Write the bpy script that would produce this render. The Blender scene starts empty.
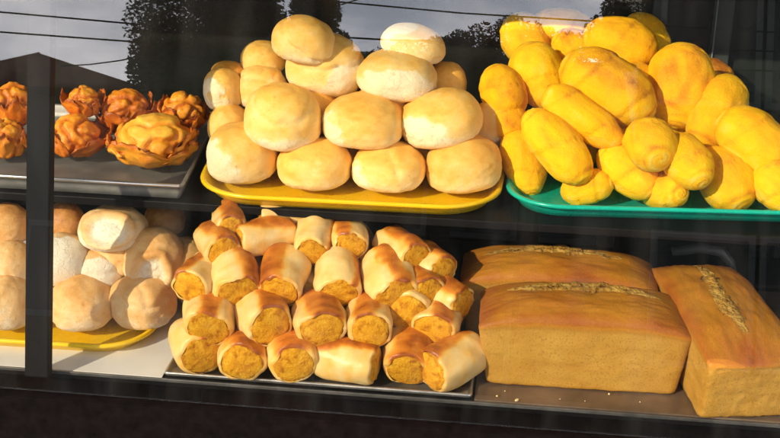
import bpy, bmesh, math, random
from mathutils import Vector, Matrix, noise
random.seed(7)
sc = bpy.context.scene
COL = sc.collection
R = math.radians

# ------------------------------------------------------------------ camera
F_PX, PITCH, YAW, ROLL = 1250.0, R(22), R(6.4), 0.018
FW = Vector((-math.sin(YAW)*math.cos(PITCH), math.cos(YAW)*math.cos(PITCH), -math.sin(PITCH)))
RT0 = Vector((math.cos(YAW), math.sin(YAW), 0))
UP0 = RT0.cross(FW)
RT = RT0*math.cos(ROLL) + UP0*math.sin(ROLL)
UP = UP0*math.cos(ROLL) - RT0*math.sin(ROLL)
CAM = Vector((0.166, -1.48, 0.853))
def ray(px, py):
    return (FW + RT*((px-390)/F_PX) - UP*((py-219)/F_PX)).normalized()
def at_z(px, py, z):
    d = ray(px, py); return CAM + d*((z-CAM.z)/d.z)
def at_y(px, py, y):
    d = ray(px, py); return CAM + d*((y-CAM.y)/d.y)
def ppm(p):                       # photo pixels per metre at a point
    return F_PX/((p-CAM).dot(FW))
TILT = R(15)
GN = Vector((0, -math.cos(TILT), math.sin(TILT)))     # outward normal of the slanted pane
G0 = Vector((0, -0.058, -0.008))
def at_glass(px, py, off=0.0):
    d = ray(px, py); t = ((G0-GN*off)-CAM).dot(GN)/d.dot(GN); return CAM + d*t
def mirror(px, py, dist):         # what the pane reflects at this place, dist metres away
    d = ray(px, py); p = at_glass(px, py); r = d - GN*(2*d.dot(GN)); return p + r*dist
cd = bpy.data.cameras.new('camera'); cam = bpy.data.objects.new('camera', cd); COL.objects.link(cam)
cd.sensor_width = 36; cd.lens = F_PX/780*36; cd.clip_start = 0.02; cd.clip_end = 500
M = Matrix((RT, UP, -FW)).transposed().to_4x4(); M.translation = CAM
cam.matrix_world = M; sc.camera = cam

# ------------------------------------------------------------------ helpers
def tag(o, label=None, cat=None, group=None, kind=None):
    if label: o['label'] = label
    if cat: o['category'] = cat
    if group: o['group'] = group
    if kind: o['kind'] = kind
    return o
def link(name, me, mat=None, parent=None, smooth=True):
    o = bpy.data.objects.new(name, me); COL.objects.link(o)
    if mat: me.materials.append(mat)
    if smooth: me.polygons.foreach_set('use_smooth', [True]*len(me.polygons))
    if parent: o.parent = parent
    return o
def empty(name, loc=(0,0,0)):
    o = bpy.data.objects.new(name, None); COL.objects.link(o); o.location = loc; o.empty_display_size = .02
    return o
def bm_mesh(name, bm):
    bmesh.ops.recalc_face_normals(bm, faces=bm.faces)
    me = bpy.data.meshes.new(name); bm.to_mesh(me); bm.free(); return me
def box_bm(bm, lo, hi, bev=0.0):
    lo = Vector(lo); hi = Vector(hi); c = (lo+hi)/2; s = hi-lo
    r = bmesh.ops.create_cube(bm, size=1, matrix=Matrix.Translation(c) @ Matrix.Diagonal((*s, 1)))
    if bev:
        es = list({e for v in r['verts'] for e in v.link_edges})
        bmesh.ops.bevel(bm, geom=es, offset=bev, segments=2, affect='EDGES', profile=.5)
def box(name, lo, hi, mat, parent=None, bev=0.0, rot=None):
    bm = bmesh.new(); box_bm(bm, lo, hi, bev)
    return link(name, bm_mesh(name, bm), mat, parent, smooth=False)
def tube_mesh(name, pts, rad, seg=8):
    bm = bmesh.new(); rings = []
    for i, p in enumerate(pts):
        p = Vector(p); t = (Vector(pts[min(i+1, len(pts)-1)]) - Vector(pts[max(i-1, 0)])).normalized()
        a = t.orthogonal().normalized() if not rings else (pa - t*pa.dot(t)).normalized()
        pa = a; b = t.cross(a); rr = rad[i] if isinstance(rad, (list, tuple)) else rad
        rings.append([bm.verts.new(p + (a*math.cos(k*2*math.pi/seg) + b*math.sin(k*2*math.pi/seg))*rr) for k in range(seg)])
    for q, s in zip(rings, rings[1:]):
        for k in range(seg): bm.faces.new((q[k], q[(k+1)%seg], s[(k+1)%seg], s[k]))
    bm.faces.new(rings[0][::-1]); bm.faces.new(rings[-1])
    return bm_mesh(name, bm)
def sst(a, b, x):
    t = max(0., min(1., (x-a)/(b-a))); return t*t*(3-2*t)
def fbm(p, s=1.0, o=3):
    return noise.fractal(p*s, 1.0, 2.0, o)

# ------------------------------------------------------------------ materials
def new_mat(name):
    m = bpy.data.materials.new(name); m.use_nodes = True; nt = m.node_tree
    return m, nt, nt.nodes['Principled BSDF']
def N(nt, t, **kw):
    n = nt.nodes.new(t)
    for k, v in kw.items():
        if k.startswith('i_'):
            n.inputs[k[2:].replace('_', ' ')].default_value = v
        else: setattr(n, k, v)
    return n
def ramp(nt, fac, stops):
    r = nt.nodes.new('ShaderNodeValToRGB'); e = r.color_ramp.elements
    while len(e) > 1: e.remove(e[-1])
    for i, (p, c) in enumerate(stops):
        q = e[0] if i == 0 else e.new(p)
        q.position = p; q.color = (*c, 1)
    nt.links.new(fac, r.inputs[0]); return r
def math_n(nt, op, a, b=None, clamp=False):
    n = nt.nodes.new('ShaderNodeMath'); n.operation = op; n.use_clamp = clamp
    for i, x in enumerate((a, b)):
        if x is None: continue
        if isinstance(x, (int, float)): n.inputs[i].default_value = x
        else: nt.links.new(x, n.inputs[i])
    return n.outputs[0]
def noise_n(nt, scale, detail=4, rough=.55, dist=0.0, coord='Object'):
    tc = nt.nodes.new('ShaderNodeTexCoord'); oi = nt.nodes.new('ShaderNodeObjectInfo')
    mul = nt.nodes.new('ShaderNodeVectorMath'); mul.operation = 'ADD'
    sc_ = nt.nodes.new('ShaderNodeMath'); sc_.operation = 'MULTIPLY'; sc_.inputs[1].default_value = 37.0
    nt.links.new(oi.outputs['Random'], sc_.inputs[0])
    nt.links.new(tc.outputs[coord], mul.inputs[0]); nt.links.new(sc_.outputs[0], mul.inputs[1])
    n = nt.nodes.new('ShaderNodeTexNoise'); n.inputs['Scale'].default_value = scale
    n.inputs['Detail'].default_value = detail; n.inputs['Roughness'].default_value = rough
    n.inputs['Distortion'].default_value = dist
    nt.links.new(mul.outputs[0], n.inputs['Vector']); return n.outputs['Fac']
def bump(nt, bsdf, h, strength, dist):
    b = nt.nodes.new('ShaderNodeBump'); b.inputs['Strength'].default_value = strength
    b.inputs['Distance'].default_value = dist; nt.links.new(h, b.inputs['Height'])
    prev = bsdf.inputs['Normal'].links
    if prev: nt.links.new(prev[0].from_socket, b.inputs['Normal'])
    nt.links.new(b.outputs[0], bsdf.inputs['Normal'])
def bread_mat(name, stops, rough=.5, mott=.35, mscale=28, fine=.25, fscale=260, fdist=.0012, sss=.12, spec=.35, specks=None, wrinkle=0):
    m, nt, b = new_mat(name)
    at = nt.nodes.new('ShaderNodeAttribute'); at.attribute_name = 'tone'
    n1 = noise_n(nt, mscale, 5, .6); n2 = noise_n(nt, fscale, 3, .6)
    v = math_n(nt, 'MULTIPLY', math_n(nt, 'SUBTRACT', n1, .5), mott)
    v2 = math_n(nt, 'MULTIPLY', math_n(nt, 'SUBTRACT', n2, .5), mott*.6)
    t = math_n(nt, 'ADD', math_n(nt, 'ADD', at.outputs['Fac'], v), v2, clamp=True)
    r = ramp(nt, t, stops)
    # piece-to-piece difference in how far it was baked
    oi = nt.nodes.new('ShaderNodeObjectInfo')
    hsv = nt.nodes.new('ShaderNodeHueSaturation')
    val = math_n(nt, 'ADD', math_n(nt, 'MULTIPLY', oi.outputs['Random'], .16), .90)
    nt.links.new(val, hsv.inputs['Value']); nt.links.new(r.outputs[0], hsv.inputs['Color'])
    colr = hsv.outputs[0]
    if specks:
        n3 = noise_n(nt, specks[0], 2, .5)
        f = ramp(nt, n3, [(0, (0,0,0)), (specks[1], (0,0,0)), (specks[1]+.06, (1,1,1))])
        mx = nt.nodes.new('ShaderNodeMix'); mx.data_type = 'RGBA'
        nt.links.new(math_n(nt, 'MULTIPLY', f.outputs[0], specks[3]), mx.inputs[0]); nt.links.new(colr, mx.inputs[6]); mx.inputs[7].default_value = (*specks[2], 1)
        colr = mx.outputs[2]
    nt.links.new(colr, b.inputs['Base Color'])
    b.inputs['Roughness'].default_value = rough; b.inputs['Specular IOR Level'].default_value = spec
    b.inputs['Subsurface Weight'].default_value = sss; b.inputs['Subsurface Radius'].default_value = (1, .6, .3); b.inputs['Subsurface Scale'].default_value = .006
    bump(nt, b, n1, .3, .004); bump(nt, b, n2, fine, fdist)
    if wrinkle:
        tcw = nt.nodes.new('ShaderNodeTexCoord'); vo = nt.nodes.new('ShaderNodeTexVoronoi'); vo.feature = 'DISTANCE_TO_EDGE'; vo.inputs['Scale'].default_value = 95
        wn = nt.nodes.new('ShaderNodeTexNoise'); wn.inputs['Scale'].default_value = 30; wn.inputs['Detail'].default_value = 3
        va = nt.nodes.new('ShaderNodeVectorMath'); va.operation = 'MULTIPLY_ADD'; va.inputs[1].default_value = (.03, .03, .03)
        nt.links.new(tcw.outputs['Object'], wn.inputs['Vector']); nt.links.new(wn.outputs['Color'], va.inputs[0]); nt.links.new(tcw.outputs['Object'], va.inputs[2]); nt.links.new(va.outputs[0], vo.inputs['Vector'])
        e_ = ramp(nt, vo.outputs['Distance'], [(0, (0,)*3), (.06, (1,)*3)])
        # crackle only where the skin is pale and floury
        pm = nt.nodes.new('ShaderNodeMapRange'); pm.inputs[1].default_value = .45; pm.inputs[2].default_value = .1; pm.inputs[3].default_value = .12; pm.inputs[4].default_value = 1
        nt.links.new(at.outputs['Fac'], pm.inputs[0])
        h_ = math_n(nt, 'MULTIPLY', math_n(nt, 'ADD', math_n(nt, 'MULTIPLY', e_.outputs[0], .35), math_n(nt, 'MULTIPLY', noise_n(nt, 170, 6, .7), 1.0)), pm.outputs[0])
        bump(nt, b, h_, wrinkle, .0022)
        rg = nt.nodes.new('ShaderNodeMapRange'); rg.inputs[1].default_value = 0; rg.inputs[2].default_value = .6; rg.inputs[3].default_value = .8; rg.inputs[4].default_value = rough
        nt.links.new(math_n(nt, 'ADD', at.outputs['Fac'], v), rg.inputs[0]); nt.links.new(rg.outputs[0], b.inputs['Roughness'])
    return m
M_BUN = bread_mat('smooth_bun_crust', [(0, (.92,.78,.50)), (.28, (.90,.64,.24)), (.55, (.88,.50,.10)), (.85, (.72,.31,.03)), (1, (.42,.15,.02))], sss=.05, rough=.46, mott=.34, mscale=26, fine=.22, fscale=330, spec=.28, wrinkle=.55, specks=(150,.66,(.62,.27,.04),.35))
M_YEL = bread_mat('corn_roll_crust', [(0, (.90,.64,.12)), (.35, (.92,.53,.006)), (.65, (.88,.42,.008)), (.88, (.64,.25,.01)), (1, (.36,.11,.01))], rough=.72, mott=.36, mscale=42, fine=.6, fscale=400, fdist=.0016, sss=.05, spec=.12, specks=(700,.60,(.90,.60,.06),.3))
M_SHELL = bread_mat('shell_bun_crust', [(0, (.82,.74,.58)), (.3, (.80,.55,.27)), (.6, (.70,.38,.12)), (.85, (.50,.21,.05)), (1, (.30,.10,.02))], rough=.5, mott=.45, mscale=26, fine=.25, fscale=330, spec=.25, wrinkle=.6, specks=(150,.66,(.50,.22,.05),.35))
M_BRI = bread_mat('glazed_pastry_crust', [(0, (.90,.52,.06)), (.35, (.86,.34,.02)), (.65, (.66,.18,.012)), (1, (.36,.08,.01))], rough=.42, mott=.6, mscale=55, fine=.6, fscale=260, spec=.35, sss=.08)
M_CRUST = bread_mat('filled_roll_crust', [(0, (.80,.58,.25)), (.35, (.80,.44,.085)), (.6, (.70,.27,.03)), (.85, (.52,.15,.015)), (1, (.32,.08,.01))], rough=.36, mott=.3, mscale=40, fine=.15)
M_FILL = bread_mat('corn_filling', [(0, (.76,.42,.03)), (.45, (.64,.29,.010)), (.75, (.42,.15,.006)), (1, (.25,.09,.01))], rough=.75, mott=.5, mscale=60, fine=.8, fscale=330, fdist=.0022, spec=.15, specks=(520,.62,(.30,.12,.01),.6))
M_LOAF = bread_mat('loaf_crust', [(0, (.54,.30,.05)), (.3, (.44,.21,.026)), (.6, (.47,.19,.014)), (.85, (.34,.09,.010)), (1, (.2,.05,.01))], rough=.55, mott=.3, mscale=30, fine=.45, fscale=380, fdist=.0014, spec=.3, sss=.03, specks=(400,.575,(.28,.13,.02),.55))
M_RIDGE = bread_mat('split_crumb', [(0, (.50,.31,.07)), (.4, (.38,.20,.032)), (.7, (.20,.09,.015)), (1, (.08,.035,.01))], rough=.8, mott=.9, mscale=110, fine=1.0, fscale=300, fdist=.003, spec=.15)

def plain(name, col, rough=.4, metal=0, spec=.5, nv=.08, nscale=20, bmp=0, bscale=60, rv=.1, coat=0):
    m, nt, b = new_mat(name)
    n = noise_n(nt, nscale, 5, .6)
    lo = tuple(max(0, c*(1-nv)) for c in col); hi = tuple(min(1, c*(1+nv)) for c in col)
    r = ramp(nt, n, [(.3, lo), (.7, hi)]); nt.links.new(r.outputs[0], b.inputs['Base Color'])
    rr = math_n(nt, 'ADD', math_n(nt, 'MULTIPLY', n, rv), rough-rv/2); nt.links.new(rr, b.inputs['Roughness'])
    b.inputs['Metallic'].default_value = metal; b.inputs['Specular IOR Level'].default_value = spec
    b.inputs['Coat Weight'].default_value = coat
    if bmp: bump(nt, b, noise_n(nt, bscale, 4), bmp, .002)
    return m
M_YTRAY = plain('yellow_plastic', (.88,.56,.005), .28, nv=.05, rv=.15, bmp=.05)
M_GTRAY = plain('turquoise_plastic', (.0,.44,.31), .28, nv=.08, rv=.15, bmp=.05)
M_STEEL = plain('brushed_tray_steel', (.55,.53,.50), .30, metal=.9, nv=.2, nscale=35, rv=.2, bmp=.12, bscale=90)
M_BROWNTRAY = plain('greasy_baking_sheet', (.16,.11,.075), .36, metal=.25, nv=.35, nscale=18, rv=.3, bmp=.15)
M_BLACK = plain('black_painted_frame', (.006,.0055,.006), .5, spec=.15, nv=.3, rv=.2, bmp=.05)
M_BASE = plain('black_base_laminate', (.005,.0035,.0038), .8, spec=.04, nv=.5, nscale=60, rv=.2, bmp=.04)
M_POST = plain('dark_grey_frame', (.005,.0055,.007), .6, spec=.12, nv=.2, rv=.2, bmp=.05)
M_DSTEEL = plain('dull_tray_steel', (.24,.235,.22), .45, metal=.3, nv=.3, nscale=25, rv=.25, bmp=.12, bscale=90)
M_ALU = plain('aluminium_edge', (.62,.61,.60), .32, metal=.85, nv=.12, rv=.2)
M_DARKBACK = plain('dark_back_panel', (.010,.012,.011), .22, nv=.5, nscale=5, rv=.15)
M_BACKFRAME = plain('back_door_frame', (.035,.042,.040), .35, nv=.25)
M_BROWN = plain('brown_board', (.20,.075,.03), .5, nv=.25)
M_WHITE = plain('white_shelf_liner', (.72,.71,.68), .45, nv=.06, nscale=12)
M_CRUMB = plain('crumbs', (.75,.55,.28), .8)

# ------------------------------------------------------------------ shapes
_ico = {}
def ico(sub):
    if sub not in _ico:
        bm = bmesh.new(); bmesh.ops.create_icosphere(bm, subdivisions=sub, radius=1)
        bm.verts.ensure_lookup_table()
        _ico[sub] = ([v.co.normalized() for v in bm.verts], [tuple(v.index for v in f.verts) for f in bm.faces]); bm.free()
    return _ico[sub]
def shape(name, fn, sub=5):
    vs, fs = ico(sub); co = []; tn = []
    for d in vs:
        p, t = fn(d); co.append(p); tn.append(t)
    me = bpy.data.meshes.new(name); me.from_pydata([tuple(c) for c in co], [], fs)
    a = me.attributes.new('tone', 'FLOAT', 'POINT'); a.data.foreach_set('value', tn)
    return me
def bun_mesh(rx, ry, rz, seed, pale=None, creases=(), dimple=None, base=.5, lump=.05, spots=None, boxy=.45):
    """soft round bun; pale: (direction, cos) floury patch; creases: [(normal, offset, depth, width)];
    dimple: (direction, angle, depth) torn hollow with a raised rim."""
    off = Vector((seed*3.17, seed*1.3, seed*.7))
    pd = Vector(pale[0]).normalized() if pale else None
    dd = Vector(dimple[0]).normalized() if dimple else None
    cr = [(Vector(n).normalized(), o, dp, w) for n, o, dp, w in creases]
    def fn(d):
        s = 1 + lump*fbm(d+off, 1.1, 2) + .012*fbm(d+off, 4, 3)
        ex = 2.5
        q = (abs(d.x)**ex + abs(d.y)**ex + abs(d.z)**ex)**(1/ex)
        s *= (1/q)*boxy + 1-boxy
        z = d.z*s
        if z < -.5: z = -.5 + (z+.5)*.45
        z = z*1.12 + .06
        x, y = d.x*s, d.y*s
        if z < -.3: k = 1-.10*sst(-.3, -.75, z); x *= k; y *= k
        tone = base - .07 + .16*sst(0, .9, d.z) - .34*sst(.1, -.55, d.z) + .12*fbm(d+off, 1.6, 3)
        wr = noise.noise(Vector((d.x*2.2, d.y*2.2, d.z*7))+off*1.3)
        p = Vector((x, y, z)); f = 1.0 - .022*max(0, .18-abs(wr))/.18*sst(.0, .5, noise.noise(d*1.3+off*2)+.25)
        tone += .10*fbm(d+off, 4.5, 4)
        for n, o, dp, w in cr:
            wob = .10*fbm(d+off, 2.2, 2)
            t = (d.dot(n)-o+wob)/w
            f -= dp*math.exp(-t*t)
            f += dp*.35*math.exp(-((t-2.0)/1.4)**2)
            tone -= .10*math.exp(-(t*1.2)**2)
        if pd is not None:
            t = d.dot(pd) + .18*fbm(d+off, 2.6, 3)
            k = sst(pale[1]-.10, pale[1]+.14, t)
            tone -= .75*k; f += .012*fbm(d+off, 7, 3)*k
        if dd is not None:
            a = math.acos(max(-1, min(1, d.dot(dd)))) + .10*fbm(d+off, 1.8, 3)
            th, dep = dimple[1], dimple[2]
            inside = 1-sst(th*.72, th*1.0, a)
            f -= dep*inside*(1 + .2*fbm(d+off, 5, 3))
            f += .09*math.exp(-((a-th*1.12)/.13)**2)
            tone = tone*(1-inside) + .02*inside
            tone += .15*math.exp(-((a-th*1.15)/.12)**2)
        if spots:
            for sdir, sr in spots:
                k = 1-sst(sr*.6, sr, (d-Vector(sdir).normalized()).length)
                tone += .55*k; f -= .03*k
        p *= f
        return (p.x*rx, p.y*ry, p.z*rz), max(0, min(1, tone))
    return shape('bun', fn, 5)
def roll_mesh(L, r, seed, wraps=2.0, swirl=True, brown=.35, fat=1.0):
    """elongated rolled loaf along x, with the shallow spiral seam of the rolled dough."""
    off = Vector((seed*2.1, seed*.9, seed*1.7))
    ph = seed*1.9
    def fn(d):
        x = math.copysign(abs(d.x)**.86, d.x)
        q = math.sqrt(d.y*d.y+d.z*d.z); ang = math.atan2(d.z, d.y)
        prof = (max(0, 1-abs(x)**3.0))**.5 * (1 + .07*fat*math.cos((x+.15)*2.0))
        prof *= 1 - .09*x*math.sin(ph)
        s = 1 + .07*fbm(d+off, 1.3, 2) + .018*fbm(d+off, 6, 3)
        seam = (x*wraps*math.pi + ang*1.0 + ph) % (2*math.pi)
        saw = seam/(2*math.pi)                      # dough laps over itself in a shallow step
        seam = min(seam, 2*math.pi-seam)
        kk = sst(1.0, .7, abs(x))
        g = math.exp(-(seam/.22)**2)*kk*(.75+.5*noise.noise(d*1.3+off))
        s += (.055*saw**1.5 - .03)*kk
        s -= .045*max(0, g)
        tone = .34 + brown*.75*sst(.1, .95, d.z + .35*fbm(d+off, 1.5, 3)) + .20*fbm(d+off, 2.2, 4) + .16*g - .10*sst(-.1, -.8, d.z)
        if swirl and abs(x) > .8:      # coil visible on the end
            rr = q*6.0
            sp = math.sin(rr*2.6 - ang + ph)
            x += math.copysign(.03*sp*sst(.8, .95, abs(x)), x); tone += .30*max(0, -sp) - .12*max(0, sp)
        y = (d.y/q if q else 0)*prof*s; z = (d.z/q if q else 0)*prof*s
        if z < -.75: z = -.75+(z+.75)*.4
        bend = .05*math.sin(ph)*x*x
        return (x*L, (y)*r, (z+bend)*r), max(0, min(1, tone))
    return shape('corn_roll', fn, 5)
def grid_mesh(name, nu, nv, fn, wrap=True):
    co, tn = [], []
    for i in range(nu+1):
        for j in range(nv):
            p, t = fn(i/nu, j/nv); co.append(tuple(p)); tn.append(t)
    fs = []
    for i in range(nu):
        for j in range(nv):
            k = (j+1) % nv
            if not wrap and j == nv-1: continue
            fs.append((i*nv+j, i*nv+k, (i+1)*nv+k, (i+1)*nv+j))
    me = bpy.data.meshes.new(name); me.from_pydata(co, [], fs)
    a = me.attributes.new('tone', 'FLOAT', 'POINT'); a.data.foreach_set('value', [max(0, min(1, t)) for t in tn])
    return me
def filled_roll(L, r, seed, band=0.0, bw=.9, bulge=.22):
    """returns crust mesh and filling mesh: a cut roll lying along x, crumb bulging at both cut ends"""
    off = Vector((seed*1.7, seed*2.3, seed*.4))
    tw = .35*math.sin(seed*2.7)
    def lump(a, x): return 1 + .15*fbm(Vector((math.cos(a), math.sin(a), x*1.0))+off, .9, 2)
    def crust(u, v):
        a = v*2*math.pi; x = -1+2*u
        # profile: outer skin, lips curling in at the ends
        if abs(x) > .93: pr = .89 - .12*((abs(x)-.93)/.07)**1.6
        else: pr = .89 + .12*max(0, 1-(abs(x)/.93)**2.6)**.75
        xx = math.copysign(min(abs(x), .93), x)*1.0 + math.copysign(max(0, abs(x)-.93)*.4, x)
        s = lump(a, xx)*pr
        dz = abs((a-band-tw*x+math.pi) % (2*math.pi)-math.pi)
        dz += .22*noise.noise(Vector((math.cos(a)*2, math.sin(a)*2, x*1.4))+off) + .07*noise.noise(Vector((math.cos(a)*7, math.sin(a)*7, x*6))+off)
        k = 1-sst(bw*.60, bw*1.10, dz)
        s += .012*k - .02*math.exp(-((dz-bw)/.09)**2)
        tone = .14 + .50*k + .26*k*(1-dz/bw) + .20*fbm(Vector((math.cos(a), math.sin(a), x*2))+off, 1.5, 3)
        tone += .25*sst(.86, .97, abs(x))*(.4+.6*k)
        y, z = math.cos(a)*s, math.sin(a)*s
        if z < -.8: z = -.8+(z+.8)*.5
        return (xx*L + .14*r*sst(.5, 1, abs(x))*fbm(Vector((math.cos(a), math.sin(a), x))+off, 1.6, 3), y*r, z*r), tone
    def fill(u, v):      # closed capsule inside the crust, only its bulging ends show
        a = v*2*math.pi; x = -1+2*u
        e = abs(x)
        if e > .55: t = (e-.55)/.45; rad = .81*math.sqrt(max(0, 1-t**3.4)); xx = .91 + (bulge*r/L+.05)*math.sqrt(max(0, 1-(rad/.81)**2))
        else: rad = .81; xx = .91*e/.55
        n = fbm(Vector((math.cos(a)*rad, math.sin(a)*rad, math.copysign(1, x)))*1.0+off, 4.2, 5)
        # ragged spiral layers in the crumb
        sp = math.sin(rad*13 - a*sst(.05, .4, rad) + seed + 3.0*n)
        ck = max(0, sp-.62)*2.0*(1 if .1 < rad < .75 else 0)*(.5+.5*noise.noise(Vector((a, rad*3, seed))))
        xx += (.016*n*(r/L) - .022*ck*(r/L))*(1 if e > .55 else 0)
        s = lump(a, x)*.985
        tone = .38 + .40*n + .55*ck + .15*sst(.70, .80, rad)*(1 if e > .56 else 0)
        y, z = math.cos(a)*rad*s, math.sin(a)*rad*s
        if z < -.76: z = -.76+(z+.76)*.5
        return (math.copysign(xx, x)*L, y*r, z*r), tone
    return grid_mesh('crust', 40, 48, crust), grid_mesh('filling', 110, 56, fill)
def loaf_mesh(lx, ly, h, dome, seed):
    n = 44
    bm = bmesh.new(); bmesh.ops.create_cube(bm, size=2)
    bmesh.ops.subdivide_edges(bm, edges=bm.edges[:], cuts=n, use_grid_fill=True)
    lay = bm.verts.layers.float.new('tone'); off = Vector((seed, seed*2, seed*3))
    for v in bm.verts:
        x, y, z = v.co; e = 24
        q = (abs(x)**e+abs(y)**e+abs(z)**e)**(1/e); x, y, z = x/q, y/q, z/q
        top = sst(.80, .985, z)
        u = (z+1)/2
        fl = 1 + .05*u + .025*sst(.9, 1, u); flx = 1 + .11*u + .02*sst(.9, 1, u)
        p = Vector((x, y, z))
        d = dome*(1+.12*fbm(Vector((x*2.2, y*1.6, seed)), 1, 2))*((1-min(1, abs(x))**4)*(.35+.65*math.sqrt(max(0, 1-min(1, abs(y))**2.2)))) * sst(.5, 1, z)
        lumpy = .010*fbm(p+off, 1.4, 3)
        X = x*lx*flx*(1+lumpy*1.2); Y = y*ly*fl*(1+lumpy*2)
        Z = u*h + d + lumpy*.3*h*top + .0012*fbm(p*1+off, 9, 2)
        wall = sst(.95, .80, z)
        pull = .0015*fbm(Vector((x*2, y*2, z*.5))+off, 3, 3)
        if abs(y) > abs(x): Y += math.copysign(pull*wall, y)
        else: X += math.copysign(pull*wall, x)
        edge = math.exp(-((z-.93+.03*fbm(p+off, 3, 2))/.05)**2)
        rimd = 1-max(abs(x), abs(y))
        tone = .10*wall + top*(.62+.15*fbm(p+off, 1.6, 4) + .14*(1-sst(0, .35, rimd))) + .06*edge + .20*sst(-.80, -1, z) + .12*wall*sst(.90, 1, min(abs(x), abs(y))) + .12*wall*fbm(p+off, 2.5, 4)
        v.co = (X, Y, Z); v[lay] = max(0, min(1, tone))
    me = bm_mesh('loaf', bm); return me
def ridge_mesh(l, w, h, seed, curve):
    """torn crumb ridge along the split of a loaf; curve(x) gives the height of the crust there"""
    off = Vector((seed*5, seed, seed*2))
    def fn(u, v):
        x = -1+2*u; y = -1+2*v
        env = max(0, 1-abs(x)**2.0)**.8
        n = fbm(Vector((x*7, y*1.4, 0))+off, 1, 4); m = fbm(Vector((x*24, y*5, 2))+off, 1, 3)
        Y = y*w*env*(1+.35*n) + .20*w*math.sin(x*4+seed)
        hump = (1-y*y)**.8*(.5+.5*sst(-.7, .5, y)) 
        crack = math.exp(-((y+.62+.25*n)/.15)**2) + .7*math.exp(-((y-.1+.5*n)/.07)**2)*sst(-.1, .25, m+n)
        Z = curve(x*.79, Y*.93) - .0016 + hump*h*env*(1+.8*n+.18*m) - crack*h*.8*env
        tone = .30 + .45*n + .30*m + .55*crack + .5*sst(.75, 1, abs(y))
        return (x*l, Y, Z), tone
    return grid_mesh('ridge', 230, 34, fn, wrap=False)
def tray(name, pts_rect, radius, depth, mat, lip=.008, flare=.018, ripple=0, th=.003, seg=10):
    """rounded tray; pts_rect: front-left, front-right, back-right, back-left (outer rim, world xy), z of its base"""
    P = [Vector((p[0], p[1])) for p in pts_rect[0]]; z0 = pts_rect[1]
    loop = []
    for i in range(4):
        p, a, b = P[i], P[i-1], P[(i+1)%4]
        u = (a-p).normalized(); w = (b-p).normalized()
        for k in range(seg+1):
            t = k/seg; t2 = t*math.pi/2
            q = p + u*radius*(1-math.sin(t2)) + w*radius*(1-math.cos(t2))
            loop.append(q)
    # densify the straight runs
    dense = []
    for i, q in enumerate(loop):
        nx = loop[(i+1)%len(loop)]; n = max(1, int((nx-q).length/.02))
        for k in range(n): dense.append(q.lerp(nx, k/n))
    loop = dense; n = len(loop); c = sum(loop, Vector((0, 0)))/n
    nrm = []
    for i in range(n):
        t = (loop[(i+1)%n]-loop[i-1]).normalized(); nrm.append(Vector((t.y, -t.x)))
    if (loop[0]+nrm[0]*.01-c).length < (loop[0]-c).length: nrm = [-v for v in nrm]
    prof = [(-lip-flare*1.0, 0), (-lip-flare*.75, .001), (-lip-flare*.4, depth*.45), (-lip, depth-.002), (-lip*.8, depth), (-.002, depth+.0008), (0, depth-.001), (0, depth-.0045), (-.002, depth-.005),
            (-lip+th*.4, depth-.005), (-lip-flare*.4+th, depth*.42), (-lip-flare*.75+th, -th+.0008), (-lip-flare, -th)]
    bm = bmesh.new(); rings = []
    for o, z in prof:
        rings.append([bm.verts.new((loop[i].x+nrm[i].x*o, loop[i].y+nrm[i].y*o, z0+z)) for i in range(n)])
    for a, b in zip(rings, rings[1:]):
        for i in range(n): bm.faces.new((a[i], a[(i+1)%n], b[(i+1)%n], b[i]))
    bm.faces.new(rings[0]); bm.faces.new(rings[-1][::-1])
    o = link(name, bm_mesh(name, bm), mat)
    return o
def place(o, loc, rot): o.matrix_world = Matrix.Translation(loc) @ rot.to_4x4()
def ZR(a): return Matrix.Rotation(a, 3, 'Z')
def frame_from(axis, up=Vector((0, 0, 1))):
    x = axis.normalized(); z = (up - x*up.dot(x)).normalized(); y = z.cross(x)
    return Matrix((x, y, z)).transposed()
TOC = -FW       # towards the camera


# ------------------------------------------------------------------ world, sun
SUN_EL, SUN_AZ = 27.0, 38.0          # azimuth: to the left of straight behind the camera
w = bpy.data.worlds.new('World'); sc.world = w; w.use_nodes = True
nt = w.node_tree; bg = nt.nodes['Background']; bg.inputs[1].default_value = .075
sky = nt.nodes.new('ShaderNodeTexSky'); sky.sky_type = 'NISHITA'; sky.sun_disc = False
sky.sun_elevation = R(SUN_EL); sky.sun_rotation = R(180+SUN_AZ); sky.dust_density = 1.5
tc = nt.nodes.new('ShaderNodeTexCoord'); mp = nt.nodes.new('ShaderNodeMapping'); mp.inputs['Scale'].default_value = (1, 1, 2.6)
nt.links.new(tc.outputs['Generated'], mp.inputs[0])
cn = nt.nodes.new('ShaderNodeTexNoise'); cn.inputs['Scale'].default_value = 2.6; cn.inputs['Detail'].default_value = 7; cn.inputs['Roughness'].default_value = .58
nt.links.new(mp.outputs[0], cn.inputs['Vector'])
cf = ramp(nt, cn.outputs['Fac'], [(.30, (.45,)*3), (.58, (1, 1, 1))])
cc = ramp(nt, cn.outputs['Fac'], [(.38, (26, 28, 33)), (.60, (56, 52, 52)), (.75, (38, 37, 41))])
mx = nt.nodes.new('ShaderNodeMix'); mx.data_type = 'RGBA'
sx = nt.nodes.new('ShaderNodeSeparateXYZ'); nt.links.new(tc.outputs['Generated'], sx.inputs[0])
hz_ = nt.nodes.new('ShaderNodeMapRange'); hz_.inputs[1].default_value = .30; hz_.inputs[2].default_value = .62; hz_.inputs[3].default_value = 1; hz_.inputs[4].default_value = .12
nt.links.new(sx.outputs['Z'], hz_.inputs[0])
sy_ = nt.nodes.new('ShaderNodeMapRange'); sy_.inputs[1].default_value = .25; sy_.inputs[2].default_value = -.45; sy_.inputs[3].default_value = .08; sy_.inputs[4].default_value = 1
nt.links.new(sx.outputs['Y'], sy_.inputs[0])
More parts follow.
